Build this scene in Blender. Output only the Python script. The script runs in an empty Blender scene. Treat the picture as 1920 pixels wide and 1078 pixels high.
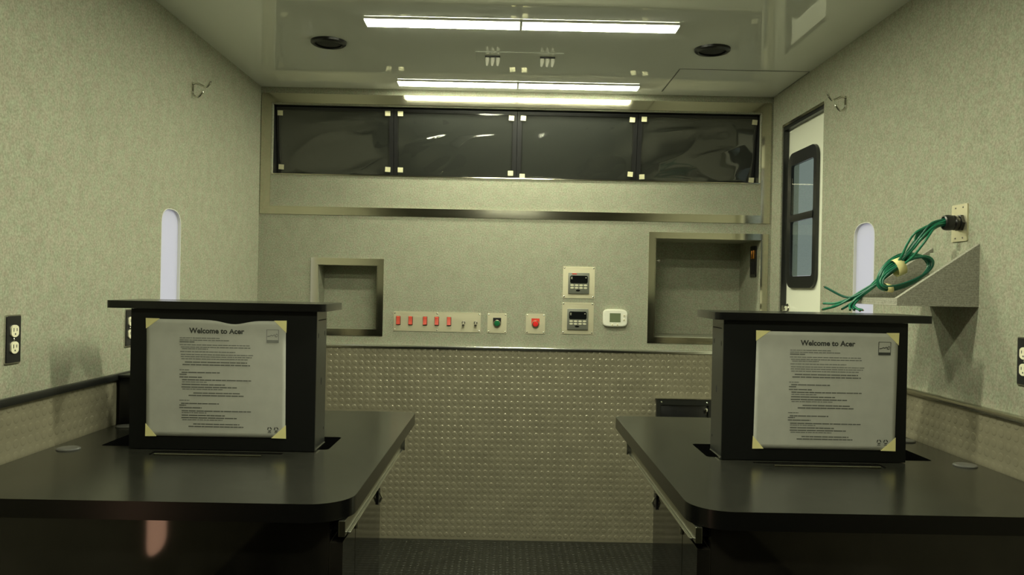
import bpy, bmesh, math, random
from mathutils import Vector, Matrix, noise
random.seed(7)
PI = math.pi
scn = bpy.context.scene
col = scn.collection

# ------------------------------------------------------------------ camera
FOC = 1520.0
ROLL, YAW, PITCH = 0.0198235, -0.0057335, -0.0012277
cd = bpy.data.cameras.new('camera')
cam = bpy.data.objects.new('camera', cd); col.objects.link(cam)
cd.sensor_fit = 'HORIZONTAL'; cd.sensor_width = 36.0; cd.lens = FOC / 1920.0 * 36.0
cd.clip_start = 0.02
CAMH = 1.189
cam.matrix_world = (Matrix.Translation((0, 0, CAMH)) @ Matrix.Rotation(YAW, 4, 'Z') @ Matrix.Rotation(PITCH, 4, 'X')
                    @ Matrix.Rotation(PI / 2, 4, 'X') @ Matrix.Rotation(ROLL, 4, 'Z'))
scn.camera = cam
# ------------------------------------------------------------------ world, exposure
w = bpy.data.worlds.new('world'); scn.world = w; w.use_nodes = True
bg = w.node_tree.nodes['Background']
bg.inputs['Color'].default_value = (0.9, 0.9, 1.0, 1); bg.inputs['Strength'].default_value = 0.95
vs = scn.view_settings
vs.view_transform = 'Standard'; vs.look = 'None'; vs.gamma = 1.0; vs.exposure = 0.0; vs.use_curve_mapping = False
LIGHT_COL = (0.98, 1.0, 0.71)
LIGHT_ROWS = [(3.668, 50.0), (2.822, 58.0)]          # strips across the ceiling: y, strength
LIGHT_SHORT = [(1.95, 138.0), (1.05, 142.0), (-1.0, 40.0)]   # shorter strips above the frame and behind the camera

# ------------------------------------------------------------------ dimensions
XL, XR, YB, YR, ZC = -1.169, 1.233, 3.80, -3.2, 2.101
XC = 0.036           # the two desks mirror about this line
ZD = 0.899           # top of the dado
ZT = 0.7545          # desk top

# ------------------------------------------------------------------ materials
def new_mat(name):
    m = bpy.data.materials.new(name); m.use_nodes = True
    nt = m.node_tree; return m, nt, nt.nodes['Principled BSDF']
def simple(name, c, rough=0.5, metal=0.0, spec=0.5, var=0.0, vscale=40.0, bump=0.0, bscale=200.0, coat=0.0, trans=0.0):
    m, nt, p = new_mat(name)
    p.inputs['Base Color'].default_value = (*c, 1); p.inputs['Roughness'].default_value = rough
    p.inputs['Metallic'].default_value = metal; p.inputs['Specular IOR Level'].default_value = spec
    p.inputs['Coat Weight'].default_value = coat
    tc = nt.nodes.new('ShaderNodeTexCoord')
    if var > 0:
        n = nt.nodes.new('ShaderNodeTexNoise'); n.inputs['Scale'].default_value = vscale; n.inputs['Detail'].default_value = 5
        r = nt.nodes.new('ShaderNodeValToRGB')
        r.color_ramp.elements[0].position = 0.3; r.color_ramp.elements[1].position = 0.7
        r.color_ramp.elements[0].color = (*[x * (1 - var) for x in c], 1)
        r.color_ramp.elements[1].color = (*[min(1, x * (1 + var)) for x in c], 1)
        nt.links.new(tc.outputs['Object'], n.inputs['Vector']); nt.links.new(n.outputs['Fac'], r.inputs['Fac'])
        nt.links.new(r.outputs['Color'], p.inputs['Base Color'])
    if bump > 0:
        n2 = nt.nodes.new('ShaderNodeTexNoise'); n2.inputs['Scale'].default_value = bscale; n2.inputs['Detail'].default_value = 3
        b = nt.nodes.new('ShaderNodeBump'); b.inputs['Strength'].default_value = bump; b.inputs['Distance'].default_value = 0.002
        nt.links.new(tc.outputs['Object'], n2.inputs['Vector']); nt.links.new(n2.outputs['Fac'], b.inputs['Height'])
        nt.links.new(b.outputs['Normal'], p.inputs['Normal'])
    return m
def carpet(name, c0, c1, scale=170.0):
    m, nt, p = new_mat(name); p.inputs['Roughness'].default_value = 1.0; p.inputs['Specular IOR Level'].default_value = 0.05
    tc = nt.nodes.new('ShaderNodeTexCoord')
    n = nt.nodes.new('ShaderNodeTexNoise'); n.inputs['Scale'].default_value = scale; n.inputs['Detail'].default_value = 4; n.inputs['Roughness'].default_value = 0.75
    n3 = nt.nodes.new('ShaderNodeTexNoise'); n3.inputs['Scale'].default_value = 22.0; n3.inputs['Detail'].default_value = 3
    r = nt.nodes.new('ShaderNodeValToRGB')
    r.color_ramp.elements[0].position = 0.33; r.color_ramp.elements[1].position = 0.67
    r.color_ramp.elements[0].color = (*c0, 1); r.color_ramp.elements[1].color = (*c1, 1)
    add = nt.nodes.new('ShaderNodeMath'); add.operation = 'MULTIPLY_ADD'; add.inputs[1].default_value = 0.16
    sub = nt.nodes.new('ShaderNodeMath'); sub.operation = 'SUBTRACT'; sub.inputs[1].default_value = 0.08
    nt.links.new(tc.outputs['Object'], n.inputs['Vector']); nt.links.new(tc.outputs['Object'], n3.inputs['Vector'])
    nt.links.new(n3.outputs['Fac'], add.inputs[0]); nt.links.new(n.outputs['Fac'], add.inputs[2])
    nt.links.new(add.outputs[0], sub.inputs[0]); nt.links.new(sub.outputs[0], r.inputs['Fac'])
    # the odd reddish and greenish fibre
    n4 = nt.nodes.new('ShaderNodeTexNoise'); n4.inputs['Scale'].default_value = 55.0; n4.inputs['Detail'].default_value = 2
    mix = nt.nodes.new('ShaderNodeMix'); mix.data_type = 'RGBA'; mix.blend_type = 'MULTIPLY'; mix.inputs['Factor'].default_value = 0.5
    r4 = nt.nodes.new('ShaderNodeValToRGB')
    r4.color_ramp.elements[0].position = 0.35; r4.color_ramp.elements[1].position = 0.65
    r4.color_ramp.elements[0].color = (0.86, 1.0, 0.9, 1); r4.color_ramp.elements[1].color = (1.0, 0.9, 0.9, 1)
    nt.links.new(tc.outputs['Object'], n4.inputs['Vector']); nt.links.new(n4.outputs['Fac'], r4.inputs['Fac'])
    nt.links.new(r.outputs['Color'], mix.inputs['A']); nt.links.new(r4.outputs['Color'], mix.inputs['B'])
    nt.links.new(mix.outputs['Result'], p.inputs['Base Color'])
    b = nt.nodes.new('ShaderNodeBump'); b.inputs['Strength'].default_value = 0.5; b.inputs['Distance'].default_value = 0.002
    nt.links.new(n.outputs['Fac'], b.inputs['Height']); nt.links.new(b.outputs['Normal'], p.inputs['Normal'])
    return m
def ribbed(name, c0, c1):
    m, nt, p = new_mat(name); p.inputs['Roughness'].default_value = 1.0; p.inputs['Specular IOR Level'].default_value = 0.05
    tc = nt.nodes.new('ShaderNodeTexCoord')
    wv = nt.nodes.new('ShaderNodeTexWave'); wv.bands_direction = 'Z'; wv.inputs['Scale'].default_value = 95.0; wv.inputs['Distortion'].default_value = 1.2; wv.inputs['Detail'].default_value = 2; wv.inputs['Detail Scale'].default_value = 6
    n = nt.nodes.new('ShaderNodeTexNoise'); n.inputs['Scale'].default_value = 260; n.inputs['Detail'].default_value = 3
    mul = nt.nodes.new('ShaderNodeMath'); mul.operation = 'MULTIPLY_ADD'; mul.inputs[1].default_value = 0.35
    sc = nt.nodes.new('ShaderNodeMath'); sc.operation = 'MULTIPLY'; sc.inputs[1].default_value = 0.7
    r = nt.nodes.new('ShaderNodeValToRGB'); r.color_ramp.elements[0].color = (*c0, 1); r.color_ramp.elements[1].color = (*c1, 1)
    r.color_ramp.elements[0].position = 0.25; r.color_ramp.elements[1].position = 0.75
    nt.links.new(tc.outputs['Object'], wv.inputs['Vector']); nt.links.new(tc.outputs['Object'], n.inputs['Vector'])
    nt.links.new(n.outputs['Fac'], sc.inputs[0]); nt.links.new(wv.outputs['Fac'], mul.inputs[0]); nt.links.new(sc.outputs[0], mul.inputs[2])
    nt.links.new(mul.outputs[0], r.inputs['Fac']); nt.links.new(r.outputs['Color'], p.inputs['Base Color'])
    b = nt.nodes.new('ShaderNodeBump'); b.inputs['Strength'].default_value = 0.6; b.inputs['Distance'].default_value = 0.003
    nt.links.new(mul.outputs[0], b.inputs['Height']); nt.links.new(b.outputs['Normal'], p.inputs['Normal'])
    return m
def brushed(name, c, rough, axis):
    m, nt, p = new_mat(name); p.inputs['Metallic'].default_value = 1.0
    p.inputs['Base Color'].default_value = (*c, 1)
    tc = nt.nodes.new('ShaderNodeTexCoord'); mp = nt.nodes.new('ShaderNodeMapping')
    s = [220, 220, 220]; s['XYZ'.index(axis)] = 4
    mp.inputs['Scale'].default_value = s
    n = nt.nodes.new('ShaderNodeTexNoise'); n.inputs['Scale'].default_value = 1.0; n.inputs['Detail'].default_value = 2
    mr = nt.nodes.new('ShaderNodeMapRange'); mr.inputs['To Min'].default_value = rough * 0.8; mr.inputs['To Max'].default_value = rough * 1.25
    nt.links.new(tc.outputs['Object'], mp.inputs['Vector']); nt.links.new(mp.outputs['Vector'], n.inputs['Vector'])
    nt.links.new(n.outputs['Fac'], mr.inputs['Value']); nt.links.new(mr.outputs['Result'], p.inputs['Roughness'])
    return m
def emit(name, c, s):
    m, nt, p = new_mat(name)
    p.inputs['Base Color'].default_value = (0.9, 0.9, 0.9, 1); p.inputs['Roughness'].default_value = 0.3
    p.inputs['Emission Color'].default_value = (*c, 1); p.inputs['Emission Strength'].default_value = s
    return m
def frosted(name, c):
    m, nt, p = new_mat(name)
    out = nt.nodes['Material Output']
    t = nt.nodes.new('ShaderNodeBsdfTranslucent'); t.inputs['Color'].default_value = (*c, 1)
    d = nt.nodes.new('ShaderNodeBsdfDiffuse'); d.inputs['Color'].default_value = (0.75, 0.75, 0.8, 1)
    mx = nt.nodes.new('ShaderNodeMixShader'); mx.inputs['Fac'].default_value = 0.22
    nt.links.new(t.outputs[0], mx.inputs[1]); nt.links.new(d.outputs[0], mx.inputs[2]); nt.links.new(mx.outputs[0], out.inputs['Surface'])
    return m
def glassy(name, tint, gloss, rough):
    m, nt, p = new_mat(name)
    out = nt.nodes['Material Output']
    t = nt.nodes.new('ShaderNodeBsdfTransparent'); t.inputs['Color'].default_value = (*tint, 1)
    g = nt.nodes.new('ShaderNodeBsdfGlossy'); g.inputs['Roughness'].default_value = rough; g.inputs['Color'].default_value = (0.9, 0.9, 0.9, 1)
    f = nt.nodes.new('ShaderNodeFresnel'); f.inputs['IOR'].default_value = gloss
    mx = nt.nodes.new('ShaderNodeMixShader')
    ge = nt.nodes.new('ShaderNodeNewGeometry'); iv = nt.nodes.new('ShaderNodeMath'); iv.operation = 'SUBTRACT'; iv.inputs[0].default_value = 1.0
    ml = nt.nodes.new('ShaderNodeMath'); ml.operation = 'MULTIPLY'
    nt.links.new(ge.outputs['Backfacing'], iv.inputs[1]); nt.links.new(f.outputs[0], ml.inputs[0]); nt.links.new(iv.outputs[0], ml.inputs[1])
    nt.links.new(ml.outputs[0], mx.inputs['Fac']); nt.links.new(t.outputs[0], mx.inputs[1]); nt.links.new(g.outputs[0], mx.inputs[2])
    nt.links.new(mx.outputs[0], out.inputs['Surface'])
    return m

M = {}
M['carpet'] = carpet('wall_carpet', (0.25, 0.25, 0.195), (0.43, 0.425, 0.345))
M['ribbed'] = ribbed('ribbed_carpet', (0.17, 0.165, 0.135), (0.42, 0.41, 0.35))
M['ceiling'] = simple('gloss_white_panel', (0.84, 0.86, 0.81), 0.012, spec=0.5)
M['ceiling'].node_tree.nodes['Principled BSDF'].inputs['IOR'].default_value = 2.0
M['dado'] = simple('coin_sheet', (0.285, 0.262, 0.19), 0.21, metal=0.25, var=0.08, vscale=9)
M['floor'] = simple('black_coin_rubber', (0.013, 0.014, 0.012), 0.32, spec=0.3, var=0.25, vscale=6)
M['steel_x'] = brushed('stainless_along_x', (0.66, 0.63, 0.52), 0.10, 'X')
M['steel_z'] = brushed('stainless_along_z', (0.66, 0.63, 0.52), 0.12, 'Z')
M['steel_dark'] = brushed('dull_steel', (0.30, 0.30, 0.25), 0.22, 'Y')
M['steel_y'] = brushed('stainless_along_y', (0.62, 0.60, 0.52), 0.16, 'Y')
M['plate'] = brushed('brushed_plate', (0.78, 0.73, 0.55), 0.46, 'X')
M['chrome'] = simple('chrome', (0.80, 0.79, 0.72), 0.12, metal=1.0)
M['cap'] = simple('satin_aluminium_cap', (0.62, 0.62, 0.58), 0.22, metal=1.0)
M['black_trim'] = simple('black_trim', (0.012, 0.013, 0.013), 0.35)
M['laminate'] = simple('black_laminate', (0.016, 0.016, 0.013), 0.22, spec=0.42, var=0.3, vscale=60, bump=0.02, bscale=500)
M['edge'] = simple('black_edge_band', (0.004, 0.004, 0.004), 0.25, spec=0.35)
M['gloss_black'] = simple('smoky_gloss_laminate', (0.008, 0.007, 0.006), 0.05, spec=0.9, var=0.9, vscale=7)
M['housing'] = simple('black_powder_coat', (0.005, 0.0055, 0.0055), 0.5, spec=0.2, bump=0.03, bscale=600)
M['housing_side'] = simple('black_satin_metal', (0.020, 0.021, 0.019), 0.32, spec=0.45)
M['plastic'] = simple('black_plastic', (0.010, 0.010, 0.011), 0.30)
M['dark_hole'] = simple('hollow_black', (0.004, 0.004, 0.004), 0.8)
M['screen'] = simple('dark_screen', (0.020, 0.022, 0.020), 0.3)
M['paper'] = simple('white_film', (0.40, 0.40, 0.37), 0.40, var=0.05, vscale=25)
M['ink'] = simple('print_ink', (0.035, 0.037, 0.035), 0.7)
M['ink_mid'] = simple('print_dark_grey', (0.115, 0.118, 0.11), 0.7)
M['ink_grey'] = simple('print_grey', (0.16, 0.165, 0.155), 0.7)
M['tape'] = simple('masking_tape', (0.72, 0.66, 0.32), 0.7)
M['tape_dim'] = simple('masking_tape_pale', (0.66, 0.63, 0.42), 0.7)
M['white_door'] = simple('white_door_skin', (0.92, 0.93, 0.80), 0.12, spec=0.6)
M['white_plastic'] = simple('white_plastic', (0.80, 0.79, 0.70), 0.35)
M['bronze'] = simple('dark_bronze_plate', (0.05, 0.05, 0.055), 0.25, metal=0.7)
M['ivory'] = simple('ivory_plastic', (0.80, 0.76, 0.58), 0.35)
M['slot_rim'] = simple('slot_rim', (0.70, 0.70, 0.66), 0.4)
M['frost'] = frosted('frosted_pane', (0.82, 0.82, 0.85))
M['amber'] = emit('amber_lamp', (1.0, 0.50, 0.30), 2.4)
M['tinted'] = glassy('tinted_glass', (0.46, 0.52, 0.46), 1.5, 0.02)
M['film'] = glassy('clear_film', (0.86, 0.86, 0.84), 1.9, 0.045)
M['red'] = simple('red_rocker', (0.50, 0.055, 0.03), 0.3)
M['red_button'] = simple('red_button', (0.72, 0.03, 0.03), 0.2)
M['red_ring'] = simple('red_legend', (0.60, 0.05, 0.03), 0.35)
M['green_button'] = simple('green_button', (0.012, 0.13, 0.05), 0.2)
M['ctl_grey'] = simple('controller_grey', (0.16, 0.165, 0.14), 0.4)
M['ctl_key'] = simple('controller_key', (0.62, 0.60, 0.46), 0.4)
M['lcd'] = simple('lcd', (0.16, 0.19, 0.11), 0.2)
M['display'] = simple('black_display', (0.006, 0.007, 0.008), 0.12)
M['toggle'] = simple('dark_metal', (0.17, 0.16, 0.13), 0.35, metal=0.3)
M['wire'] = simple('green_insulation', (0.012, 0.16, 0.085), 0.32)
M['wire_d'] = simple('dark_green_insulation', (0.008, 0.10, 0.065), 0.35)
M['copper'] = simple('copper', (0.25, 0.13, 0.07), 0.3, metal=1)
M['grommet'] = simple('grey_grommet', (0.10, 0.10, 0.095), 0.35)
M['neon'] = simple('orange_contact', (0.75, 0.30, 0.05), 0.25, metal=0.6)
M['housing_white'] = simple('white_enamel', (0.72, 0.72, 0.66), 0.3)
M['gland'] = simple('black_nylon', (0.012, 0.012, 0.012), 0.28)

# ------------------------------------------------------------------ mesh helpers
def wloc(o):
    v = Vector((0, 0, 0))
    while o is not None:
        v += o.location; o = o.parent
    return v
def obj(name, bm, mat, parent=None, smooth=35, loc=None, face=None):
    """one mesh object from a bmesh given in world coordinates"""
    me = bpy.data.meshes.new(name)
    bmesh.ops.recalc_face_normals(bm, faces=bm.faces[:])
    if face is not None:           # open sheets: make them look this way
        bm.normal_update()
        if sum((f.normal for f in bm.faces), Vector()).dot(Vector(face)) < 0: bmesh.ops.reverse_faces(bm, faces=bm.faces[:])
    if smooth:
        for f in bm.faces: f.smooth = True
    bm.to_mesh(me); bm.free()
    if smooth: me.set_sharp_from_angle(angle=math.radians(smooth))
    o = bpy.data.objects.new(name, me); col.objects.link(o)
    if mat: me.materials.append(M[mat] if isinstance(mat, str) else mat)
    if parent is not None:
        o.parent = parent; me.transform(Matrix.Translation(-wloc(parent)))
    elif loc is not None:
        o.location = loc; me.transform(Matrix.Translation(-Vector(loc)))
    return o
def tag(o, label, cat, group=None):
    o['label'] = label; o['category'] = cat
    if group: o['group'] = group
    return o
def thing(name, label, cat, loc, group=None):
    o = bpy.data.objects.new(name, None); o.empty_display_size = 0.05; col.objects.link(o); o.location = loc
    return tag(o, label, cat, group)
def edge_band(o):
    o.data.materials.append(M['edge'])
    for p in o.data.polygons:
        if abs(p.normal.z) < 0.5: p.material_index = 1
    return o
def struct(name, bm, mat, label=None, smooth=35, loc=None):
    o = obj(name, bm, mat, None, smooth, loc); o['kind'] = 'structure'
    if label: o['label'] = label
    return o
def B(): return bmesh.new()
def box(bm, x0, x1, y0, y1, z0, z1, bev=0.0, seg=2):
    vs = [bm.verts.new((x, y, z)) for z in (z0, z1) for y in (y0, y1) for x in (x0, x1)]
    fs = [bm.faces.new([vs[i] for i in q]) for q in ((0, 2, 3, 1), (4, 5, 7, 6), (0, 1, 5, 4), (2, 6, 7, 3), (0, 4, 6, 2), (1, 3, 7, 5))]
    if bev > 0:
        es = list({e for f in fs for e in f.edges})
        bmesh.ops.bevel(bm, geom=es, offset=bev, segments=seg, affect='EDGES', profile=0.5)
    return bm
def bx(*a, **k): return box(B(), *a, **k)
def slab(outer, holes, fn, t, bm=None):
    """a plate: outline with holes in 2D, mapped by fn(u, v, depth), thickness t"""
    bm = bm or B()
    loops = [outer] + list(holes)
    fr, bk = [], []
    edges = []
    for L in loops:
        f = [bm.verts.new(fn(u, v, 0)) for u, v in L]; b = [bm.verts.new(fn(u, v, t)) for u, v in L]
        fr.append(f); bk.append(b)
        n = len(L)
        for i in range(n):
            j = (i + 1) % n
            bm.faces.new((f[i], f[j], b[j], b[i]))
    for side in (fr, bk):
        es = []
        for f in side:
            for i in range(len(f)):
                e = bm.edges.get((f[i], f[(i + 1) % len(f)]))
                es.append(e)
        bmesh.ops.triangle_fill(bm, use_beauty=True, edges=es)
    return bm
def rect(u0, u1, v0, v1): return [(u0, v0), (u1, v0), (u1, v1), (u0, v1)]
def rrect(u0, u1, v0, v1, r, n=6, corners=(1, 1, 1, 1)):
    """rounded rectangle, corners in order u0v0, u1v0, u1v1, u0v1"""
    P = []
    cs = ((u0, v0, PI, 1, 1), (u1, v0, 1.5 * PI, -1, 1), (u1, v1, 0, -1, -1), (u0, v1, 0.5 * PI, 1, -1))
    for k, (u, v, a0, su, sv) in enumerate(cs):
        rr = r * corners[k]
        if rr <= 0: P.append((u, v)); continue
        for i in range(n + 1):
            a = a0 + 0.5 * PI * i / n
            P.append((u + su * rr + rr * math.cos(a), v + sv * rr + rr * math.sin(a)))
    return P
def circ(u, v, r, n=24): return [(u + r * math.cos(2 * PI * i / n), v + r * math.sin(2 * PI * i / n)) for i in range(n)]
def back(y): return lambda u, v, d: (u, y + d, v)         # faces -Y
def leftw(x): return lambda u, v, d: (x - d, u, v)        # faces +X (u = y, v = z)
def rightw(x): return lambda u, v, d: (x + d, u, v)       # faces -X
def up(z): return lambda u, v, d: (u, v, z - d)           # faces +Z
def down(z): return lambda u, v, d: (u, v, z + d)         # faces -Z
def tube(bm, pts, r, n=8, caps=True):
    pts = [Vector(p) for p in pts]; rings = []
    rs = r if isinstance(r, (list, tuple)) else [r] * len(pts)
    prev = None
    for i, p in enumerate(pts):
        t = (pts[min(i + 1, len(pts) - 1)] - pts[max(i - 1, 0)])
        if t.length < 1e-9: t = Vector((0, 0, 1))
        t.normalize()
        if prev is None:
            a = Vector((0, 0, 1)) if abs(t.z) < 0.9 else Vector((1, 0, 0))
            nrm = t.cross(a).normalized()
        else:
            nrm = (prev - t * prev.dot(t)).normalized()
        prev = nrm; bn = t.cross(nrm)
        rings.append([bm.verts.new(p + (nrm * math.cos(2 * PI * k / n) + bn * math.sin(2 * PI * k / n)) * rs[i]) for k in range(n)])
    for a, b in zip(rings, rings[1:]):
        for k in range(n): bm.faces.new((a[k], a[(k + 1) % n], b[(k + 1) % n], b[k]))
    if caps: bm.faces.new(rings[0][::-1]); bm.faces.new(rings[-1])
    return bm
def spline(ctrl, n=8):
    c = [Vector(p) for p in ctrl]; c = [c[0] * 2 - c[1]] + c + [c[-1] * 2 - c[-2]]
    out = []
    for i in range(1, len(c) - 2):
        p0, p1, p2, p3 = c[i - 1:i + 3]
        for k in range(n):
            t = k / n
            out.append(0.5 * ((2 * p1) + (p2 - p0) * t + (2 * p0 - 5 * p1 + 4 * p2 - p3) * t * t + (3 * p1 - p0 - 3 * p2 + p3) * t ** 3))
    out.append(c[-2]); return out
def lathe(bm, prof, origin, axis, n=24):
    """prof: (radius, distance along axis)"""
    ax = Vector(axis).normalized(); a = Vector((0, 0, 1)) if abs(ax.z) < 0.9 else Vector((1, 0, 0))
    u = ax.cross(a).normalized(); v = ax.cross(u); o = Vector(origin); rings = []
    for r, h in prof:
        if r < 1e-6: rings.append([bm.verts.new(o + ax * h)])
        else: rings.append([bm.verts.new(o + ax * h + (u * math.cos(2 * PI * k / n) + v * math.sin(2 * PI * k / n)) * r) for k in range(n)])
    for a_, b_ in zip(rings, rings[1:]):
        for k in range(n):
            k2 = (k + 1) % n
            if len(a_) == 1 and len(b_) == 1: continue
            if len(a_) == 1: bm.faces.new((a_[0], b_[k], b_[k2]))
            elif len(b_) == 1: bm.faces.new((a_[k], b_[0], a_[k2]))
            else: bm.faces.new((a_[k], a_[k2], b_[k2], b_[k]))
    if len(rings[0]) > 1: bm.faces.new(rings[0])
    if len(rings[-1]) > 1: bm.faces.new(rings[-1])
    return bm
def domes(fn, us, vs_, r, h, n=10):
    """raised coins on a sheet, fn(u, v, height) -> point"""
    V, F = [], []
    prof = ((1.0, 0.0), (0.87, 0.7), (0.66, 0.97))
    for u in us:
        for v in vs_:
            b = len(V)
            for q, hh in prof:
                for k in range(n):
                    a = 2 * PI * k / n
                    V.append(fn(u + r * q * math.cos(a), v + r * q * math.sin(a), hh * h))
            V.append(fn(u, v, h))
            for ring in range(2):
                for k in range(n):
                    k2 = (k + 1) % n
                    F.append((b + ring * n + k, b + ring * n + k2, b + (ring + 1) * n + k2, b + (ring + 1) * n + k))
            for k in range(n): F.append((b + 2 * n + k, b + 2 * n + (k + 1) % n, b + 3 * n))
    return V, F
def coin_part(name, fn, us, vs_, r, h, mat, parent):
    V, F = domes(fn, us, vs_, r, h)
    me = bpy.data.meshes.new(name); me.from_pydata(V, [], F)
    bm = B(); bm.from_mesh(me); bmesh.ops.recalc_face_normals(bm, faces=bm.faces[:])
    for f in bm.faces: f.smooth = True
    bm.to_mesh(me); bm.free()
    o = bpy.data.objects.new(name, me); col.objects.link(o); me.materials.append(M[mat])
    o.parent = parent; me.transform(Matrix.Translation(-wloc(parent))); o['kind'] = 'stuff'
    o['label'] = 'rows of small raised round coins pressed into the sheet'
    return o
def frange(a, b, s):
    out = []; x = a
    while x <= b + 1e-9: out.append(x); x += s
    return out
_screw = None
def screws(parent, pts, axis, r=0.0035, mat='chrome'):
    """small domed screw heads, one mesh shared by all of one kind"""
    global _screw
    for i, p in enumerate(pts):
        bm = lathe(B(), [(r, -0.0005), (r, 0.0008), (r * 0.6, 0.0018), (0, 0.0021)], p, axis, 10)
        obj('screw', bm, mat, parent)

# ================================================================== the room shell
# floor
fl = struct('floor', bx(XL - 0.07, XR + 0.10, YR, YB + 0.02, -0.03, 0.0), 'floor', 'black rubber floor with raised coins', 0)
PT = 0.0295
coin_part('floor_coins', lambda u, v, h: (u, v, h), frange(-0.95, 1.02, PT), frange(2.85, YB - 0.012, PT), 0.0115, 0.0015, 'floor', fl)
# ceiling
ce = struct('ceiling', bx(XL - 0.02, XR + 0.02, YR, YB + 0.02, ZC, ZC + 0.03), 'ceiling', 'glossy white panelled ceiling', 0)
# back wall with one long recess and two square niches
UO = (-1.113, 1.176, 1.694, 2.022)       # opening for the monitors
NL = (-0.886, -0.610, 0.976, 1.274)      # small niche
NR = (0.692, 1.186, 0.965, 1.429)        # large niche
wb = struct('wall_back', slab(rect(XL - 0.02, XR + 0.02, 0, ZC), [rect(*UO), rect(*NL), rect(*NR)], back(YB), 0.02), 'carpet', 'grey carpeted end wall with recess and niches', 0)
def niche(o, depth, name, mat='carpet'):
    x0, x1, z0, z1 = o; y0 = YB + 0.0201; y1 = YB + depth; t = 0.008; bm = B()
    box(bm, x0 - t, x1 + t, y1, y1 + t, z0 - t, z1 + t)
    box(bm, x0 - t, x0, y0, y1, z0 - t, z1 + t); box(bm, x1, x1 + t, y0, y1, z0 - t, z1 + t)
    box(bm, x0, x1, y0, y1, z0 - t, z0); box(bm, x0, x1, y0, y1, z1, z1 + t)
    return obj(name, bm, mat, wb, 0)
niche(NL, 0.13, 'niche_lining'); niche(NR, 0.34, 'niche_lining'); niche(UO, 0.16, 'recess_lining', 'black_trim')
# dado sheet on the back wall
dp = obj('dado_sheet', bx(XL, XR, YB - 0.004, YB - 0.0002, 0, ZD - 0.004), 'dado', wb, 0)
coin_part('raised_coins', lambda u, v, h: (u, YB - 0.004 - h, v), frange(XL + 0.02, XR - 0.012, PT), frange(0.022, ZD - 0.02, PT), 0.0115, 0.0011, 'dado', dp)
# side walls
SLOT = (2.737, 2.902, 0.99, 1.436)       # frosted slot on the left wall: y0, y1, z0, z1
SLOTR = (2.722, 2.888, 0.99, 1.436)
LOW = (0.415, 0.575, 0.262, 0.84)        # low slot further forward on the left wall
DOOR = (3.187, 3.672, 0.0, 1.944)
RV = 0.054           # the slots' ends are flattened arcs, half the slot wide and this high
def oval(y0, y1, z0, z1, rv, n=14):
    c, a = (y0 + y1) / 2, (y1 - y0) / 2; e = 0.8
    P = [(c + a * math.copysign(abs(math.cos(t)) ** e, math.cos(t)), z1 - rv + rv * abs(math.sin(t)) ** e) for t in [PI * i / n for i in range(n + 1)]]
    return P + [(c + a * math.copysign(abs(math.cos(t)) ** e, math.cos(t)), z0 + rv - rv * abs(math.sin(t)) ** e) for t in [PI + PI * i / n for i in range(n + 1)]]
def stadium(s): return oval(*s, RV)
WT = 0.045
wl = struct('wall_left', slab(rect(YR, YB + 0.02, 0, ZC), [stadium(SLOT), stadium(LOW)], leftw(XL), WT), 'carpet', 'grey carpeted side wall with frosted slot', 0)
wr = struct('wall_right', slab([(YR, 0), (DOOR[0], 0), (DOOR[0], DOOR[3]), (DOOR[1], DOOR[3]), (DOOR[1], 0), (YB + 0.02, 0), (YB + 0.02, ZC), (YR, ZC)], [stadium(SLOTR)], rightw(XR), WT), 'carpet', 'grey carpeted side wall with door and slot', 0)
wq = struct('wall_rear', bx(XL - WT, XR + WT, YR - 0.02, YR, 0, ZC), 'carpet', 'grey carpeted wall behind the viewer', 0)
for w_, fx, s in ((wl, XL, 1), (wr, XR, -1)):
    yend = YB - 0.008 if s > 0 else DOOR[0] - 0.01
    a, b = sorted((fx, fx + s * 0.004))
    d_ = obj('dado_sheet', slab(rect(YR + 0.01, yend, 0, ZD - 0.004), [oval(*LOW, RV)] if s > 0 else [], lambda u, v, d, fx=fx, s=s: (fx + s * (0.004 - d), u, v), 0.004), 'dado', w_, 0)
    coin_part('raised_coins', (lambda u, v, h, fx=fx, s=s: (fx + s * (0.004 + h), u, v)), frange(1.35, yend - 0.02, PT), frange(ZD - 0.02 - 4 * PT, ZD - 0.018, PT), 0.0115, 0.0007, 'dado', d_)
# dado caps
t1 = struct('trim_1', bx(XL + 0.014, XR - 0.014, YB - 0.012, YB, ZD - 0.010, ZD + 0.006, bev=0.003), 'cap', 'silver cap strip along the end wall dado')
t2 = struct('trim_2', bx(XL, XL + 0.013, YR + 0.01, YB - 0.001, ZD - 0.013, ZD + 0.006, bev=0.002), 'black_trim', 'black cap strip along the left dado')
t3 = struct('trim_3', bx(XR - 0.013, XR, YR + 0.01, DOOR[0] - 0.008, ZD - 0.012, ZD + 0.006, bev=0.003), 'steel_y', 'dull metal cap strip along the right dado')
# frosted slots: rim and pane set into the outer face of the wall
def slot(name, s, fn, x, out, pane, label, inset=0.010):
    g = lambda e: oval(s[0] + e, s[1] - e, s[2] + e, s[3] - e, RV)
    o = struct(name, slab(g(0.0006), [g(0.003)], lambda u, v, d: fn(x)(u, v, min(0.0, inset) + d), WT - 0.002 - min(0.0, inset)), 'slot_rim', label)
    obj('pane', slab(g(0.0032), [], lambda u, v, d: fn(x)(u, v, inset + d), 0.004), pane, o, 0)
    return o
slot('window_1', SLOT, leftw, XL, 1, 'frost', 'tall round-ended frosted slot window in the left wall')
slot('window_2', SLOTR, rightw, XR, 1, 'frost', 'tall round-ended frosted slot window in the right wall')
slot('window_3', LOW, leftw, XL, 1, 'amber', 'low round-ended amber lit slot in the left wall', -0.003)
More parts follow.
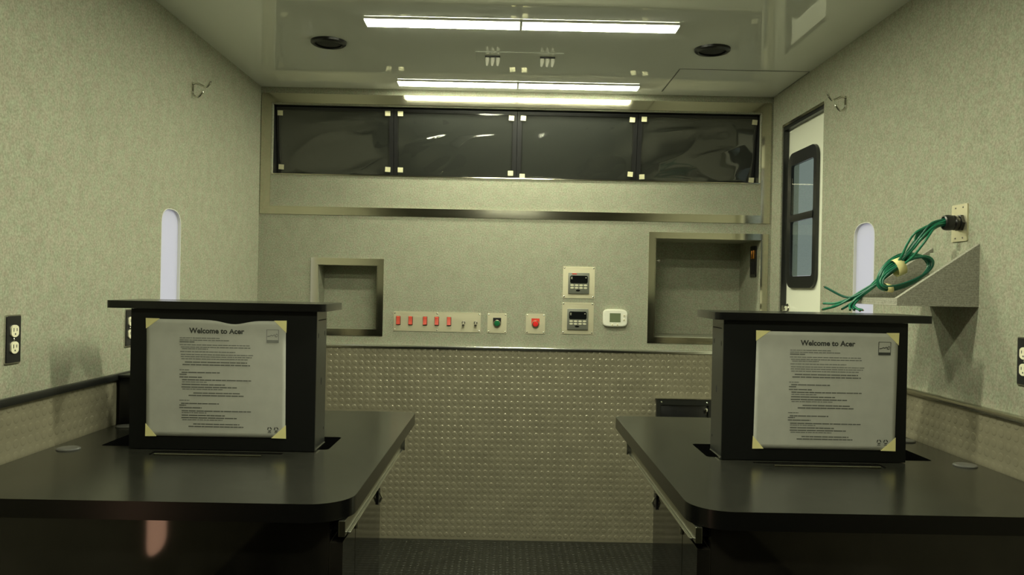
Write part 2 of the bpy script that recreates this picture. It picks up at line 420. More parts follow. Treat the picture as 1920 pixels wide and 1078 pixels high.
# entry door: gasket frame, white skin, black framed window with two panes, latch
XD = XR + 0.030
WN = (3.292, 3.632, 1.208, 1.802)
door = struct('door_1', slab(rect(3.06, 3.79, 0.006, 1.93), [rrect(WN[0] + 0.012, WN[1] - 0.012, WN[2] + 0.012, WN[3] - 0.012, 0.045, 8)], rightw(XD), 0.032), 'white_door', 'white entry door with black framed window', 0)
bm = B()
box(bm, XR + 0.006, XD - 0.001, DOOR[0] + 0.0005, DOOR[1] - 0.0005, DOOR[3] - 0.026, DOOR[3] - 0.0005)
box(bm, XR + 0.006, XD - 0.001, DOOR[1] - 0.012, DOOR[1] - 0.0005, 0.01, DOOR[3] - 0.026)
obj('gasket', bm, 'black_trim', door, 0)
obj('header_strip', bx(XR + 0.0005, XR + 0.006, DOOR[0] + 0.001, DOOR[1] - 0.001, DOOR[3] - 0.012, DOOR[3] - 0.001), 'steel_y', door, 0)
wf = obj('window_frame', slab(rrect(*WN, 0.055, 8), [rrect(WN[0] + 0.035, WN[1] - 0.042, WN[2] + 0.05, 1.498, 0.012, 3), rrect(WN[0] + 0.035, WN[1] - 0.042, 1.525, WN[3] - 0.055, 0.012, 3)], lambda u, v, d: (XD - 0.014 + d, u, v), 0.013), 'black_trim', door)
obj('meeting_rail', bx(XD - 0.019, XD - 0.0145, WN[0] + 0.03, WN[1] - 0.04, 1.497, 1.527, bev=0.002), 'plastic', wf)
obj('pane', bx(XD - 0.009, XD - 0.006, WN[0] + 0.036, WN[1] - 0.043, WN[2] + 0.051, 1.497), 'tinted', wf, 0)
obj('pane', bx(XD - 0.012, XD - 0.009, WN[0] + 0.036, WN[1] - 0.043, 1.526, WN[3] - 0.056), 'tinted', wf, 0)
la = obj('latch', lathe(B(), [(0.022, 0), (0.022, 0.004), (0.012, 0.006), (0.012, 0.018), (0.015, 0.021), (0.014, 0.027), (0, 0.029)], (XD, 3.635, 1.115), (-1, 0, 0), 20), 'chrome', door)
obj('lever', tube(B(), [(XD - 0.02, 3.635, 1.115), (XD - 0.022, 3.65, 1.112), (XD - 0.02, 3.66, 1.108)], 0.005, 8), 'chrome', la)

# stainless frames on the back wall, each of four mitred angle strips
def frame(name, o, i, label, lip=0.004, t=0.004):
    """o outer rectangle, i inner rectangle (x0, x1, z0, z1)"""
    cx, cz = (o[0] + o[1]) / 2, o[2]
    root = bpy.data.objects.new(name, None); col.objects.link(root); root.location = (cx, YB, cz); root['kind'] = 'structure'; root['label'] = label
    O = rect(*o); I = rect(*i)
    for k in range(4):
        j = (k + 1) % 4
        bm = slab([O[k], O[j], I[j], I[k]], [], back(YB - t), t)
        dx = (I[k][0], I[j][0]); dz = (I[k][1], I[j][1])
        # inner lip turning out into the opening
        e = 0.0015
        x0, x1 = min(dx) - e * (k in (1, 3)), max(dx) + e * (k in (1, 3))
        z0, z1 = min(dz) - e * (k in (0, 2)), max(dz) + e * (k in (0, 2))
        box(bm, x0, x1, YB - t - lip, YB - t + 0.0005, z0, z1)
        obj('strip', bm, 'steel_x' if k in (0, 2) else 'steel_z', root, 0)
    return root
FO = (-1.164, 1.224, 1.507, 2.072); FI = (-1.119, 1.181, 1.543, 2.028)
f1 = frame('trim_4', FO, FI, 'wide stainless frame around the row of monitors')
frame('trim_5', (-0.921, -0.580, 0.945, 1.306), (NL[0] - 0.001, NL[1] + 0.001, NL[2] - 0.001, NL[3] + 0.001), 'stainless frame around the small niche')
frame('trim_6', (0.660, 1.220, 0.937, 1.458), (NR[0] - 0.001, NR[1] + 0.001, NR[2] - 0.001, NR[3] + 0.001), 'stainless frame around the large niche')
t7 = struct('trim_7', bx(UO[0], UO[1], YB - 0.004, YB + 0.018, UO[2] - 0.001, UO[2] + 0.003), 'steel_x', 'thin metal sill under the row of monitors', 0)

# ================================================================== ceiling fittings
def led(a0, a1, c, s, label, group, along=False):
    """flat strip lamp: white channel, end caps, glowing diffuser; along=True runs it down the aisle"""
    m = (a0 + a1) / 2
    t = thing('ceiling_light', label, 'light', (c, m, ZC) if along else (m, c, ZC), group)
    mp = (lambda a, b, z: (c + b, a, z)) if along else (lambda a, b, z: (a, c + b, z))
    obj('channel', slab([(-0.042, ZC), (0.042, ZC), (0.042, ZC - 0.005), (-0.042, ZC - 0.005)], [], lambda u, v, d: mp(a0 + d, u, v), a1 - a0), 'housing_white', t, 0)
    prof = [(-0.040, -0.0052), (-0.0395, -0.0062), (-0.033, -0.0074), (-0.016, -0.0080), (0.016, -0.0080), (0.033, -0.0074), (0.0395, -0.0062), (0.040, -0.0052)]
    obj('diffuser', slab([(u, ZC + v) for u, v in prof], [], lambda u, v, d: mp(a0 + 0.004 + d, u, v), a1 - a0 - 0.008), emit('lamp_diffuser', LIGHT_COL, s), t, 40)
    for aa in (a0, a1 - 0.0035):
        obj('end_cap', slab([(u * 1.03, ZC + v * 1.02) for u, v in prof], [], lambda u, v, d, aa=aa: mp(aa + d, u, v), 0.0035), 'housing_white', t, 0)
    return t
rown = ['next to the end wall', 'in front of the round speakers']
for k, (y, s) in enumerate(LIGHT_ROWS):
    led(-0.513, 0.0285, y, s, 'left half of the glowing ceiling strip lamp ' + rown[k], 'strip lamps on the ceiling')
    led(0.0305, 0.577, y, s, 'right half of the glowing ceiling strip lamp ' + rown[k], 'strip lamps on the ceiling')
rown = ['between the two screen housings', 'over the front of the aisle', 'behind the viewer']
for k, (y, s) in enumerate(LIGHT_SHORT):
    led(-0.25, 0.32, y, s, 'short ceiling strip lamp ' + rown[k], 'strip lamps on the ceiling')
for x, y, s in ((-0.694, 3.07, 'left'), (0.757, 3.06, 'right')):
    t = thing('ceiling_speaker', 'round black ceiling speaker %s of the strip lamps' % s, 'speaker', (x, y, ZC), 'round ceiling speakers')
    obj('rim', lathe(B(), [(0.050, 0.004), (0.050, 0.011), (0.053, 0.014), (0.060, 0.013), (0.066, 0.008), (0.067, 0.0)], (x, y, ZC), (0, 0, -1), 36), 'plastic', t)
    obj('grille', lathe(B(), [(0.0495, 0.005), (0.044, 0.008), (0.030, 0.0105), (0, 0.012)], (x, y, ZC), (0, 0, -1), 36), simple('speaker_grille', (0.012, 0.012, 0.012), 0.6, bump=0.8, bscale=500), t)
t = thing('connector_plate', 'thin white ceiling plate with two groups of three metal connectors', 'plate', (0.03, 3.22, ZC))
obj('plate', bx(-0.143, 0.203, 3.155, 3.30, ZC - 0.0025, ZC - 0.0002, bev=0.001), 'ceiling', t, 0)
for gx in (-0.076, 0.141):
    obj('socket_block', bx(gx - 0.030, gx + 0.030, 3.203, 3.217, ZC - 0.008, ZC - 0.0027, bev=0.001), 'plastic', t)
    for k in (-1, 0, 1):
        c = obj('connector', tube(B(), [(gx + k * 0.021, 3.210, ZC - 0.0078), (gx + k * 0.021, 3.212, ZC - 0.018), (gx + k * 0.021 - 0.001, 3.216, ZC - 0.028), (gx + k * 0.021 - 0.002, 3.222, ZC - 0.036)], [0.008, 0.008, 0.006, 0.004], 10), 'white_plastic', t)
t = thing('access_hatch', 'flush ceiling access hatch with dark seam beside the right wall', 'hatch', (0.96, 3.53, ZC))
HX0, HX1, HY0, HY1 = 0.695, XR - 0.002, 3.345, 3.728
obj('seam', slab(rect(HX0 - 0.003, HX1, HY0 - 0.003, HY1 + 0.003), [rect(HX0 + 0.001, HX1 - 0.004, HY0 + 0.001, HY1 - 0.001)], down(ZC - 0.0012), 0.001), 'grommet', t, 0)
obj('panel', bx(HX0 + 0.0012, HX1 - 0.0042, HY0 + 0.0012, HY1 - 0.0012, ZC - 0.0022, ZC - 0.0002), 'ceiling', t, 0)

# ================================================================== row of four monitors
film_x = [(-1.098, -0.574), (-0.536, 0.012), (0.052, 0.585), (0.625, 1.166)]
mname = ['at the far left of the recess', 'left of the centre gap in the recess', 'right of the centre gap in the recess', 'at the far right of the recess']
TILT = math.tan(math.radians(8.0))
YM = YB + 0.044
def tilted(off): return lambda u, v, d: (u, YM + off + d + (2.02 - v) * TILT, v)
def shear(o, x0=0):
    for v in o.data.vertices: v.co.y += (2.02 - (v.co.z + wloc(o).z)) * TILT
    return o
edges = [UO[0] + 0.002, -0.555, 0.032, 0.605, UO[1] - 0.002]
for k in range(4):
    x0, x1 = edges[k] + 0.001, edges[k + 1] - 0.001
    t = thing('wall_monitor', 'wide black monitor under taped clear film ' + mname[k], 'monitor', ((x0 + x1) / 2, YM + 0.02, UO[2] + 0.0035), 'monitors in the long recess')
    f0, f1_ = film_x[k]
    z0, z1 = UO[2] + 0.0038, UO[3] - 0.003
    obj('bezel', slab(rect(x0, x1, z0, z1), [rect(f0 + 0.004, f1_ - 0.004, 1.713, 2.002)], tilted(0.0), 0.03), 'plastic', t, 0)
    obj('screen', slab(rect(f0 + 0.0045, f1_ - 0.0045, 1.7135, 2.0015), [], tilted(0.004), 0.016), 'screen', t, 0)
    bm = B(); nx, nz = 96, 54; g = []
    zz0, zz1 = 1.706, 2.0045
    for j in range(nz + 1):
        row = []
        for i in range(nx + 1):
            u, v = i / nx, j / nz; x = f0 + (f1_ - f0) * u; z = zz0 + (zz1 - zz0) * v
            e = min(1, 6 * min(u, 1 - u, v + 0.05, 1 - v)); 
            p = Vector((x * 4.2 + k * 13.7, z * 9.0 - x * 2.0, k * 3.1))
            d = noise.noise(p) * 0.0062 + 0.0030 * (1 - abs(noise.noise(p * 0.75 + Vector((5, 2, 1))))) ** 7
            row.append(bm.verts.new((x, YM - 0.004 - max(-0.003, d) * e + (2.02 - z) * TILT, z)))
        g.append(row)
    for j in range(nz):
        for i in range(nx): bm.faces.new((g[j][i], g[j][i + 1], g[j + 1][i + 1], g[j + 1][i]))
    fo = obj('protective_film', bm, 'film', t, 180, face=(0, -1, 0))
    tz = [(1.988, 1.738), (1.996, 1.735), (1.987, 1.717), (1.994, 1.726)][k], [(1.996, 1.736), (1.986, 1.730), (1.990, 1.737), (1.990, 1.721)][k]
    for side, (xa, zs) in enumerate(((f0 + 0.008, tz[0]), (f1_ - 0.008, tz[1]))):
        if k == 1 and side == 0: xa += 0.006
        for zc in zs:
            a = random.uniform(-0.08, 0.08); h = 0.0125; hh = 0.0115
            cs = [(xa + math.cos(a) * u - math.sin(a) * v, zc + math.sin(a) * u + math.cos(a) * v) for u, v in rect(-h, h, -hh, hh)]
            obj('tape', slab(cs, [], tilted(-0.0095), 0.0015), 'tape_dim', fo, 0)

# ================================================================== fittings on the back wall
t = thing('switch_panel', 'long stainless switch panel with five red rockers and two toggles', 'switch panel', (-0.326, YB, 0.971))
obj('plate', slab(rrect(-0.530, -0.122, 0.971, 1.062, 0.003, 3), [], back(YB - 0.003), 0.0028), 'plate', t)
screws(t, [(x, YB - 0.003, z) for x in (-0.524, -0.326, -0.128) for z in (0.978, 1.055)], (0, -1, 0))
for x in (-0.507, -0.450, -0.382, -0.327, -0.270):
    s = obj('rocker_switch', bx(x - 0.0105, x + 0.0105, YB - 0.006, YB - 0.003, 0.999, 1.041, bev=0.002), 'plastic', t)
    prof = [(YB - 0.006, 1.003), (YB - 0.017, 1.003), (YB - 0.012, 1.020), (YB - 0.010, 1.038), (YB - 0.006, 1.040)]
    obj('paddle', slab(prof, [], lambda u, v, d, x=x: (x - 0.0085 + d, u, v), 0.017), 'red', s, 20)
for x in (-0.202, -0.145):
    g = obj('toggle_switch', lathe(B(), [(0.0085, 0), (0.0085, 0.004), (0.006, 0.005), (0.006, 0.009), (0.003, 0.010)], (x, YB - 0.003, 1.016), (0, -1, 0), 14), 'toggle', t)
    obj('lever', tube(B(), [(x, YB - 0.011, 1.016), (x, YB - 0.020, 1.010), (x, YB - 0.028, 1.004)], [0.0035, 0.0045, 0.0062], 10), 'toggle', g)
def push(x, z, mring, mbtn, label):
    t = thing('push_button_panel', label, 'push button', (x, YB, z - 0.0465), 'push button plates on the end wall')
    obj('plate', slab(rrect(x - 0.045, x + 0.045, z - 0.0465, z + 0.0465, 0.003, 3), [], back(YB - 0.003), 0.0028), 'plate', t)
    screws(t, [(x + a, YB - 0.003, z + b) for a in (-0.039, 0.039) for b in (-0.040, 0.040)], (0, -1, 0))
    cz = z + 0.001
    P = [(x - 0.019, cz + 0.024)] + [(x + 0.019 * math.cos(a), cz + 0.019 * math.sin(a)) for a in [PI + PI * i / 12 for i in range(13)]] + [(x + 0.019, cz + 0.024)]
    obj('legend_plate', slab(P, [], back(YB - 0.005), 0.002), mring, t)
    r = obj('bezel_ring', lathe(B(), [(0.017, 0), (0.017, 0.009), (0.0155, 0.012), (0.0135, 0.012), (0.0135, 0.004)], (x, YB - 0.005, cz - 0.002), (0, -1, 0), 24), 'chrome', t)
    obj('button', lathe(B(), [(0.0130, 0.002), (0.0130, 0.013), (0.011, 0.0155), (0, 0.0162)], (x, YB - 0.005, cz - 0.002), (0, -1, 0), 24), mbtn, t)
push(-0.045, 1.016, 'plastic', 'green_button', 'square stainless plate with green push button')
push(0.135, 1.0165, 'red_ring', 'red_button', 'square stainless plate with red push button')
def ctl(x0, x1, z0, z1, label, redmark):
    t = thing('controller_panel', label, 'controller', ((x0 + x1) / 2, YB, z0), 'stacked temperature controllers')
    x = (x0 + x1) / 2 - 0.001; cz = (z0 + z1) / 2 - 0.004
    obj('plate', slab(rrect(x0, x1, z0, z1, 0.003, 3), [], back(YB - 0.003), 0.0028), 'plate', t)
    screws(t, [(a, YB - 0.003, b) for a in (x0 + 0.006, x1 - 0.006) for b in (z0 + 0.007, z1 - 0.006)], (0, -1, 0), 0.004)
    b = obj('body', bx(x - 0.049, x + 0.049, YB - 0.014, YB - 0.003, cz - 0.049, cz + 0.049, bev=0.002), 'ctl_grey', t)
    prof = rrect(x - 0.041, x + 0.041, cz + 0.000, cz + 0.036, 0.007, 4)
    obj('display', slab(prof, [], back(YB - 0.0155), 0.001), 'display', b)
    ind = B()
    box(ind, x - 0.037, x - 0.030, YB - 0.0162, YB - 0.0156, cz + 0.026, cz + 0.029); box(ind, x - 0.037, x - 0.030, YB - 0.0162, YB - 0.0156, cz + 0.020, cz + 0.022)
    box(ind, x + 0.030, x + 0.036, YB - 0.0162, YB - 0.0156, cz + 0.025, cz + 0.0275)
    obj('indicator_print', ind, 'ctl_key', b, 0)['kind'] = 'stuff'
    if redmark: obj('red_print', bx(x - 0.032, x - 0.010, YB - 0.0148, YB - 0.0141, cz + 0.0415, cz + 0.0465), 'red_ring', b, 0)
    for r_ in range(2):
        for c in range(4):
            kx = x - 0.031 + c * 0.0208; kz = cz - 0.009 - r_ * 0.0125
            P = [(kx + 0.0085 * math.cos(a) , kz + 0.0042 * math.sin(a)) for a in [2 * PI * i / 16 for i in range(16)]]
            obj('key', slab(P, [], back(YB - 0.0165), 0.0024), 'ctl_key', b)
    P = [(x - 0.003 + 0.010 * math.cos(a), cz - 0.0335 + 0.0042 * math.sin(a)) for a in [2 * PI * i / 16 for i in range(16)]]
    obj('badge', slab(P, [], back(YB - 0.0152), 0.001), 'display', b)
ctl(0.260, 0.409, 1.140, 1.288, 'upper of two stainless controller plates beside the large niche', True)
ctl(0.259, 0.407, 0.972, 1.120, 'lower of two stainless controller plates beside the white thermostat', False)
t = thing('thermostat', 'white wall thermostat with grey display', 'thermostat', (0.506, YB, 1.011))
P = []
for i in range(40):
    a = 2 * PI * i / 40; c, s = math.cos(a), math.sin(a); e = 0.42
    P.append((0.506 + 0.0565 * math.copysign(abs(c) ** e, c), 1.0515 + 0.0405 * math.copysign(abs(s) ** e, s)))
bm = slab(P, [], back(YB - 0.022), 0.0215)
es = [e for e in bm.edges if all(abs(v.co.y - (YB - 0.022)) < 1e-5 for v in e.verts) and len([f for f in e.link_faces if abs(f.normal.y) < 0.5]) == 1]
bmesh.ops.bevel(bm, geom=es, offset=0.004, segments=2, affect='EDGES')
obj('case', bm, 'white_plastic', t, 40)
obj('display', bx(0.480, 0.531, YB - 0.0228, YB - 0.0215, 1.032, 1.074), 'lcd', t, 0)
for kx, kz in ((0.548, 1.063), (0.548, 1.043), (0.493, 1.019), (0.517, 1.019)):
    obj('key', lathe(B(), [(0.006, 0), (0.0055, 0.002), (0, 0.0025)], (kx, YB - 0.0218, kz), (0, -1, 0), 14), 'ivory', t)
    obj('key_print', lathe(B(), [(0.0026, 0.0022), (0.0022, 0.003), (0, 0.003)], (kx, YB - 0.0218, kz), (0, -1, 0), 6), 'ctl_grey', t)
# black access box low on the back wall
t = thing('service_box', 'black framed service box low on the coin-patterned end wall', 'box', (0.835, YB - 0.01, 0.40))
y0 = YB - 0.030
obj('frame', slab(rect(0.706, 0.966, 0.42, 0.677), [rect(0.724, 0.948, 0.438, 0.652)], back(y0), 0.0235), 'housing_side', t, 0)
obj('cover', bx(0.7245, 0.9475, y0 + 0.010, y0 + 0.018, 0.4385, 0.6515, bev=0.002), 'plastic', t)
obj('top_lip', bx(0.700, 0.972, y0 - 0.002, y0 + 0.0235, 0.6775, 0.6815), 'cap', t, 0)
screws(t, [(x, y0, z) for x in (0.727, 0.940) for z in (0.430, 0.665)], (0, -1, 0), 0.004)
lt = obj('latch', lathe(B(), [(0.009, 0), (0.009, 0.006), (0.004, 0.008), (0, 0.008)], (0.938, y0 + 0.010, 0.630), (0, -1, 0), 14), 'chrome', t)
obj('thumb_turn', bx(0.936, 0.940, y0 - 0.002, y0 + 0.003, 0.612, 0.632), 'chrome', lt, 0)
# outlet on the side of the large niche, knob on its other side
def duplex(fn, yc, zc, label, plate='bronze', name='power_outlet'):
    root = Vector(fn(yc, zc - 0.057, 0))
    t = thing(name, label, 'outlet', root, 'duplex power outlets')
    obj('rim_plate', slab(rrect(yc - 0.030, yc + 0.030, zc - 0.058, zc + 0.058, 0.004, 3), [], lambda u, v, d: fn(u, v, d - 0.0035), 0.0033), 'cap', t)
    obj('plate', slab(rrect(yc - 0.027, yc + 0.027, zc - 0.055, zc + 0.055, 0.003, 3), [], lambda u, v, d: fn(u, v, d - 0.005), 0.0014), plate, t)
    for s in (1, -1):
        cz = zc + s * 0.0195
        P = [(yc + max(-0.0142, min(0.0142, 0.0172 * math.cos(a))), cz + 0.0145 * math.sin(a)) for a in [2 * PI * i / 24 for i in range(24)]]
        r = obj('receptacle', slab(P, [], lambda u, v, d: fn(u, v, d - 0.0085), 0.004), 'ivory', t)
        bm = B()
        for dy, h in ((-0.006, 0.0045), (0.006, 0.0036)):
            slab(rect(yc + dy - 0.0011, yc + dy + 0.0011, cz - h + 0.003, cz + h + 0.003), [], lambda u, v, d: fn(u, v, d - 0.0088), 0.0004, bm)
        slab(circ(yc, cz - 0.007, 0.0022, 8), [], lambda u, v, d: fn(u, v, d - 0.0088), 0.0004, bm)
        obj('slots', bm, 'dark_hole', r, 0)
    p0 = Vector(fn(yc, zc, -0.005)); ax = Vector(fn(yc, zc, -1)) - Vector(fn(yc, zc, 0))
    screws(t, [p0], ax, 0.003)
    return t
duplex(leftw(XL), 1.923, 1.041, 'dark-plated duplex power outlet on the left wall at the frame edge')
duplex(leftw(XL), 2.515, 1.038, 'dark-plated duplex power outlet on the left wall behind the left screen housing')
duplex(rightw(XR), 1.913, 1.035, 'dark-plated duplex power outlet on the right wall at the frame edge')
t = thing('breaker_outlet', 'black outlet with two orange contacts inside the large niche', 'outlet', (NR[1], 3.90, 1.258))
obj('plate', slab(rrect(3.856, 3.945, 1.258, 1.406, 0.003, 3), [], rightw(NR[1] - 0.006), 0.0058), 'plastic', t)
for yy in (3.884, 3.916): obj('contact', bx(NR[1] - 0.0105, NR[1] - 0.0062, yy - 0.006, yy + 0.006, 1.345, 1.385, bev=0.0015), 'neon', t)
obj('socket', bx(NR[1] - 0.0085, NR[1] - 0.0062, 3.872, 3.930, 1.27, 1.33, bev=0.001), 'dark_hole', t)
t = thing('niche_hook', 'small metal stud on the left side inside the large niche', 'stud', (NR[0], 3.83, 1.322))
obj('stem', tube(B(), [(NR[0], 3.83, 1.322), (NR[0] + 0.018, 3.83, 1.322)], 0.0045, 10), 'chrome', t)
obj('head', tube(B(), [(NR[0] + 0.0182, 3.83, 1.322), (NR[0] + 0.026, 3.83, 1.322)], 0.008, 10), 'toggle', t)
# coat hooks
def hook(x, s, y, label):
    t = thing('coat_hook', label, 'coat hook', (x, y, 1.860), 'chrome double coat hooks')
    obj('back_plate', slab(rrect(y - 0.009, y + 0.009, 1.868, 1.914, 0.008, 5), [], lambda u, v, d: (x + s * (0.004 - d), u, v), 0.0038), 'chrome', t)
    obj('upper_prong', tube(B(), spline([(x + s * 0.003, y, 1.906), (x + s * 0.018, y, 1.910), (x + s * 0.036, y, 1.902), (x + s * 0.050, y, 1.897), (x + s * 0.060, y, 1.903), (x + s * 0.067, y, 1.916)], 5), 0.0040, 10), 'chrome', t)
    obj('upper_tip', lathe(B(), [(0, -0.005), (0.0045, -0.003), (0.0055, 0), (0.0045, 0.003), (0, 0.005)], (x + s * 0.068, y, 1.918), (s * 0.3, 0, 1), 12), 'chrome', t)
    obj('lower_prong', tube(B(), spline([(x + s * 0.003, y, 1.880), (x + s * 0.006, y, 1.868), (x + s * 0.018, y, 1.859), (x + s * 0.030, y, 1.866), (x + s * 0.037, y, 1.876)], 5), 0.0040, 10), 'chrome', t)
    obj('lower_tip', lathe(B(), [(0, -0.005), (0.0045, -0.003), (0.0055, 0), (0.0045, 0.003), (0, 0.005)], (x + s * 0.0385, y, 1.878), (s * 0.5, 0, 1), 12), 'chrome', t)
hook(XL, 1, 2.975, 'chrome double coat hook high on the left wall')
hook(XR, -1, 2.975, 'chrome double coat hook high on the right wall beside the door')

# ================================================================== desks
def sx(s, x): return x if s < 0 else 2 * XC - x
def lo(a, b): return (a, b) if a < b else (b, a)
def desk(s):
    side = 'left' if s < 0 else 'right'
    f = lambda x: sx(s, x)
    XW = XL + 0.0105 if s < 0 else 2 * XC - (XR - 0.0105)   # wall edge, in left-hand coordinates
    XE = -0.303
    y0, y1 = 1.590, 2.765
    t = thing('desk', 'black laminate desk along the %s wall with rounded corner' % side, 'desk', (f(-0.72), 2.1, 0.0), 'black desks facing each other across the aisle')
    out = rrect(XW, XE, y0, y1, 0.085, 10, (0, 1, 0.35, 0))
    cut = rrect(-1.050, -0.458, 2.112, 2.290, 0.012, 3)
    slotc = rrect(-0.885, -0.560, 2.008, 2.062, 0.020, 6, (1, 1, 0.15, 0.15))
    fn = lambda u, v, d: (f(u), v, ZT - d)
    top = edge_band(obj('desktop', slab(out, [cut, slotc], fn, 0.037), 'laminate', t, 30))
    # dropped flap in the slot; steel strip stands in for a bar of reflected light
    fl_ = obj('cable_flap', slab(rrect(-0.8835, -0.5615, 2.0095, 2.0605, 0.019, 6, (1, 1, 0.15, 0.15)), [], lambda u, v, d: (f(u), v, ZT - 0.003 - d), 0.012), 'laminate', top)
    xa, xb = lo(f(-0.872), f(-0.605))
    obj('reflection_strip', bx(xa, xb, 2.022, 2.031, ZT - 0.0025, ZT + 0.0015, bev=0.0008), 'steel_x', fl_, 0)
    for gx, gy in ((-1.104, 2.060), (-1.112, 2.388)):
        g = obj('grommet', lathe(B(), [(0.0285, 0.0), (0.0285, 0.002), (0.026, 0.0042), (0.018, 0.0048), (0, 0.005)], (f(gx), gy, ZT + 0.0001), (0, 0, 1), 28), 'grommet', top)
    # drawer under the aisle edge
    xa, xb = lo(f(-0.326), f(-0.313))
    dr = obj('drawer_front', bx(xa, xb, 1.612, 2.487, 0.684, 0.7165, bev=0.001), 'steel_dark', t, 0)
    xa, xb = lo(f(-0.3128), f(-0.307))
    obj('finger_lip', bx(xa, xb, 1.640, 2.470, 0.684, 0.687, bev=0.0005), 'cap', dr, 0)
    xa, xb = lo(f(-0.345), f(-0.305))
    obj('end_bracket', bx(xa, xb, 2.4875, 2.503, 0.680, 0.7165), 'cap', dr, 0)
    xa, xb = lo(f(-0.70), f(-0.3262))
    obj('drawer_tray', bx(xa, xb, 1.66, 2.46, 0.684, 0.700), 'black_trim', dr, 0)
    wc = [(-1.056, -0.452, 2.106, 2.296), (-1.052, -0.456, 2.110, 2.292)]
    obj('added_dark_well', slab(rect(*wc[0]), [rect(*wc[1])], lambda u, v, d: (f(u), v, 0.7172 - d), 0.035), 'dark_hole', t, 0)  # dark box added below the cutout so the opening looks black
    obj('added_dark_floor', slab(rect(*wc[0]), [], lambda u, v, d: (f(u), v, 0.682 - d), 0.004), 'dark_hole', t, 0)  # its black floor, added to hide the void below
    # pedestal
    xa, xb = lo(f(XW + 0.002), f(-0.345))
    ped = obj('pedestal', bx(xa, xb, 1.6405, 2.10, 0.0, 0.676), 'gloss_black', t, 0)
    xa, xb = lo(f(XW + 0.002), f(-0.345))
    obj('end_panel', bx(xa, xb, 1.618, 1.640, 0.0, 0.717), 'gloss_black', ped, 0)
    xa, xb = lo(f(-0.3445), f(-0.318))
    obj('corner_post', bx(xa, xb, 1.618, 1.752, 0.0, 0.672, bev=0.001), 'gloss_black', ped, 0)
    dr2 = obj('cabinet_door', bx(xa, xb, 1.756, 2.10, 0.03, 0.671, bev=0.001), 'gloss_black', ped, 0)
    fx = f(-0.318); ax = (1 if s < 0 else -1, 0, 0)
    l = obj('latch', bx(*lo(fx, fx - 0.0 + ax[0] * 0.004), 2.045, 2.070, 0.632, 0.668, bev=0.001), 'plastic', dr2, 0)
    obj('catch', tube(B(), [(fx + ax[0] * 0.005, 2.057, 0.660), (fx + ax[0] * 0.010, 2.057, 0.648), (fx + ax[0] * 0.005, 2.057, 0.636)], 0.0025, 8), 'chrome', l)
    obj('hinge_pin', tube(B(), [(fx + ax[0] * 0.002, 1.754, 0.660), (fx + ax[0] * 0.002, 1.754, 0.674)], 0.004, 8), 'chrome', dr2)
    # wall cleat at the far end and frame leg
    xa, xb = lo(f(XW + 0.002), f(XW + 0.05))
    obj('wall_cleat', bx(xa, xb, 2.12, 2.74, 0.66, 0.717), 'housing_side', t, 0)
    return t
desk(-1); desk(1)

# ================================================================== pop-up screen housings
def lift(s):
    side = 'left' if s < 0 else 'right'
    f = lambda x: sx(s, x)
    t = thing('screen_lift', 'black pop-up screen housing with overhanging lid on the %s desk' % side, 'screen lift', (f(-0.72), 2.13, ZT + 0.001), 'pop-up screen housings')
    y0, y1 = 2.078, 2.192
    zb, zt = ZT + 0.002, 1.1145
    xo, xi = -0.960, -0.486
    # lid
    edge_band(obj('lid', slab(rrect(-1.022, -0.462, 2.066, 2.285, 0.016, 5), [], lambda u, v, d: (f(u), v, 1.134 - d), 0.0192), 'laminate', t))
    # housing: a folded box open behind the screen
    fn = lambda u, v, d: (f(u), y0 + d, v)
    obj('front_panel', slab(rect(xo, xi, zb, zt - 0.0005), [rect(-0.905, -0.573, 0.800, 1.072)], fn, 0.006), 'housing', t, 0)
    obj('screen', bx(*lo(f(-0.9045), f(-0.5735)), y0 + 0.003, y0 + 0.020, 0.8005, 1.0715), 'screen', t, 0)
    sp = obj('side_panel', bx(*lo(f(xi), f(xi - 0.003)), y0 + 0.0062, y1, zb, zt - 0.001), 'housing_side', t, 0)
    bm = B()
    for yy, zz, ry, rz in ((2.100, 1.052, 0.003, 0.007), (2.172, 1.054, 0.003, 0.007), (2.140, 0.930, 0.004, 0.010), (2.176, 0.800, 0.003, 0.004)):
        slab([(yy + ry * math.cos(2 * PI * i / 12), zz + rz * math.sin(2 * PI * i / 12)) for i in range(12)], [], lambda u, v, d: (f(xi + 0.0004 - d), u, v), 0.0003, bm)
    slab(rect(2.098, 2.186, 1.090, 1.0925), [], lambda u, v, d: (f(xi + 0.0004 - d), u, v), 0.0003, bm)
    obj('slots_and_holes', bm, 'dark_hole', sp, 0)
    obj('bottom_flange', bx(*lo(f(xi + 0.0002), f(xi + 0.0022)), y0 + 0.008, y1, zb, zb + 0.003), 'cap', sp, 0)
    obj('side_panel', bx(*lo(f(xo), f(xo + 0.003)), y0 + 0.0062, y1, zb, zt - 0.001), 'housing_side', t, 0)
    obj('back_panel', bx(*lo(f(xo + 0.0035), f(xi - 0.0035)), y1 - 0.003, y1, zb, zt - 0.001), 'housing', t, 0)
    for xx in (-0.90, -0.55):
        obj('lift_column', bx(*lo(f(xx), f(xx + 0.04)), 2.13, 2.17, zb, zt - 0.001), 'housing_side', t, 0)
    return t
lift(-1); lift(1)
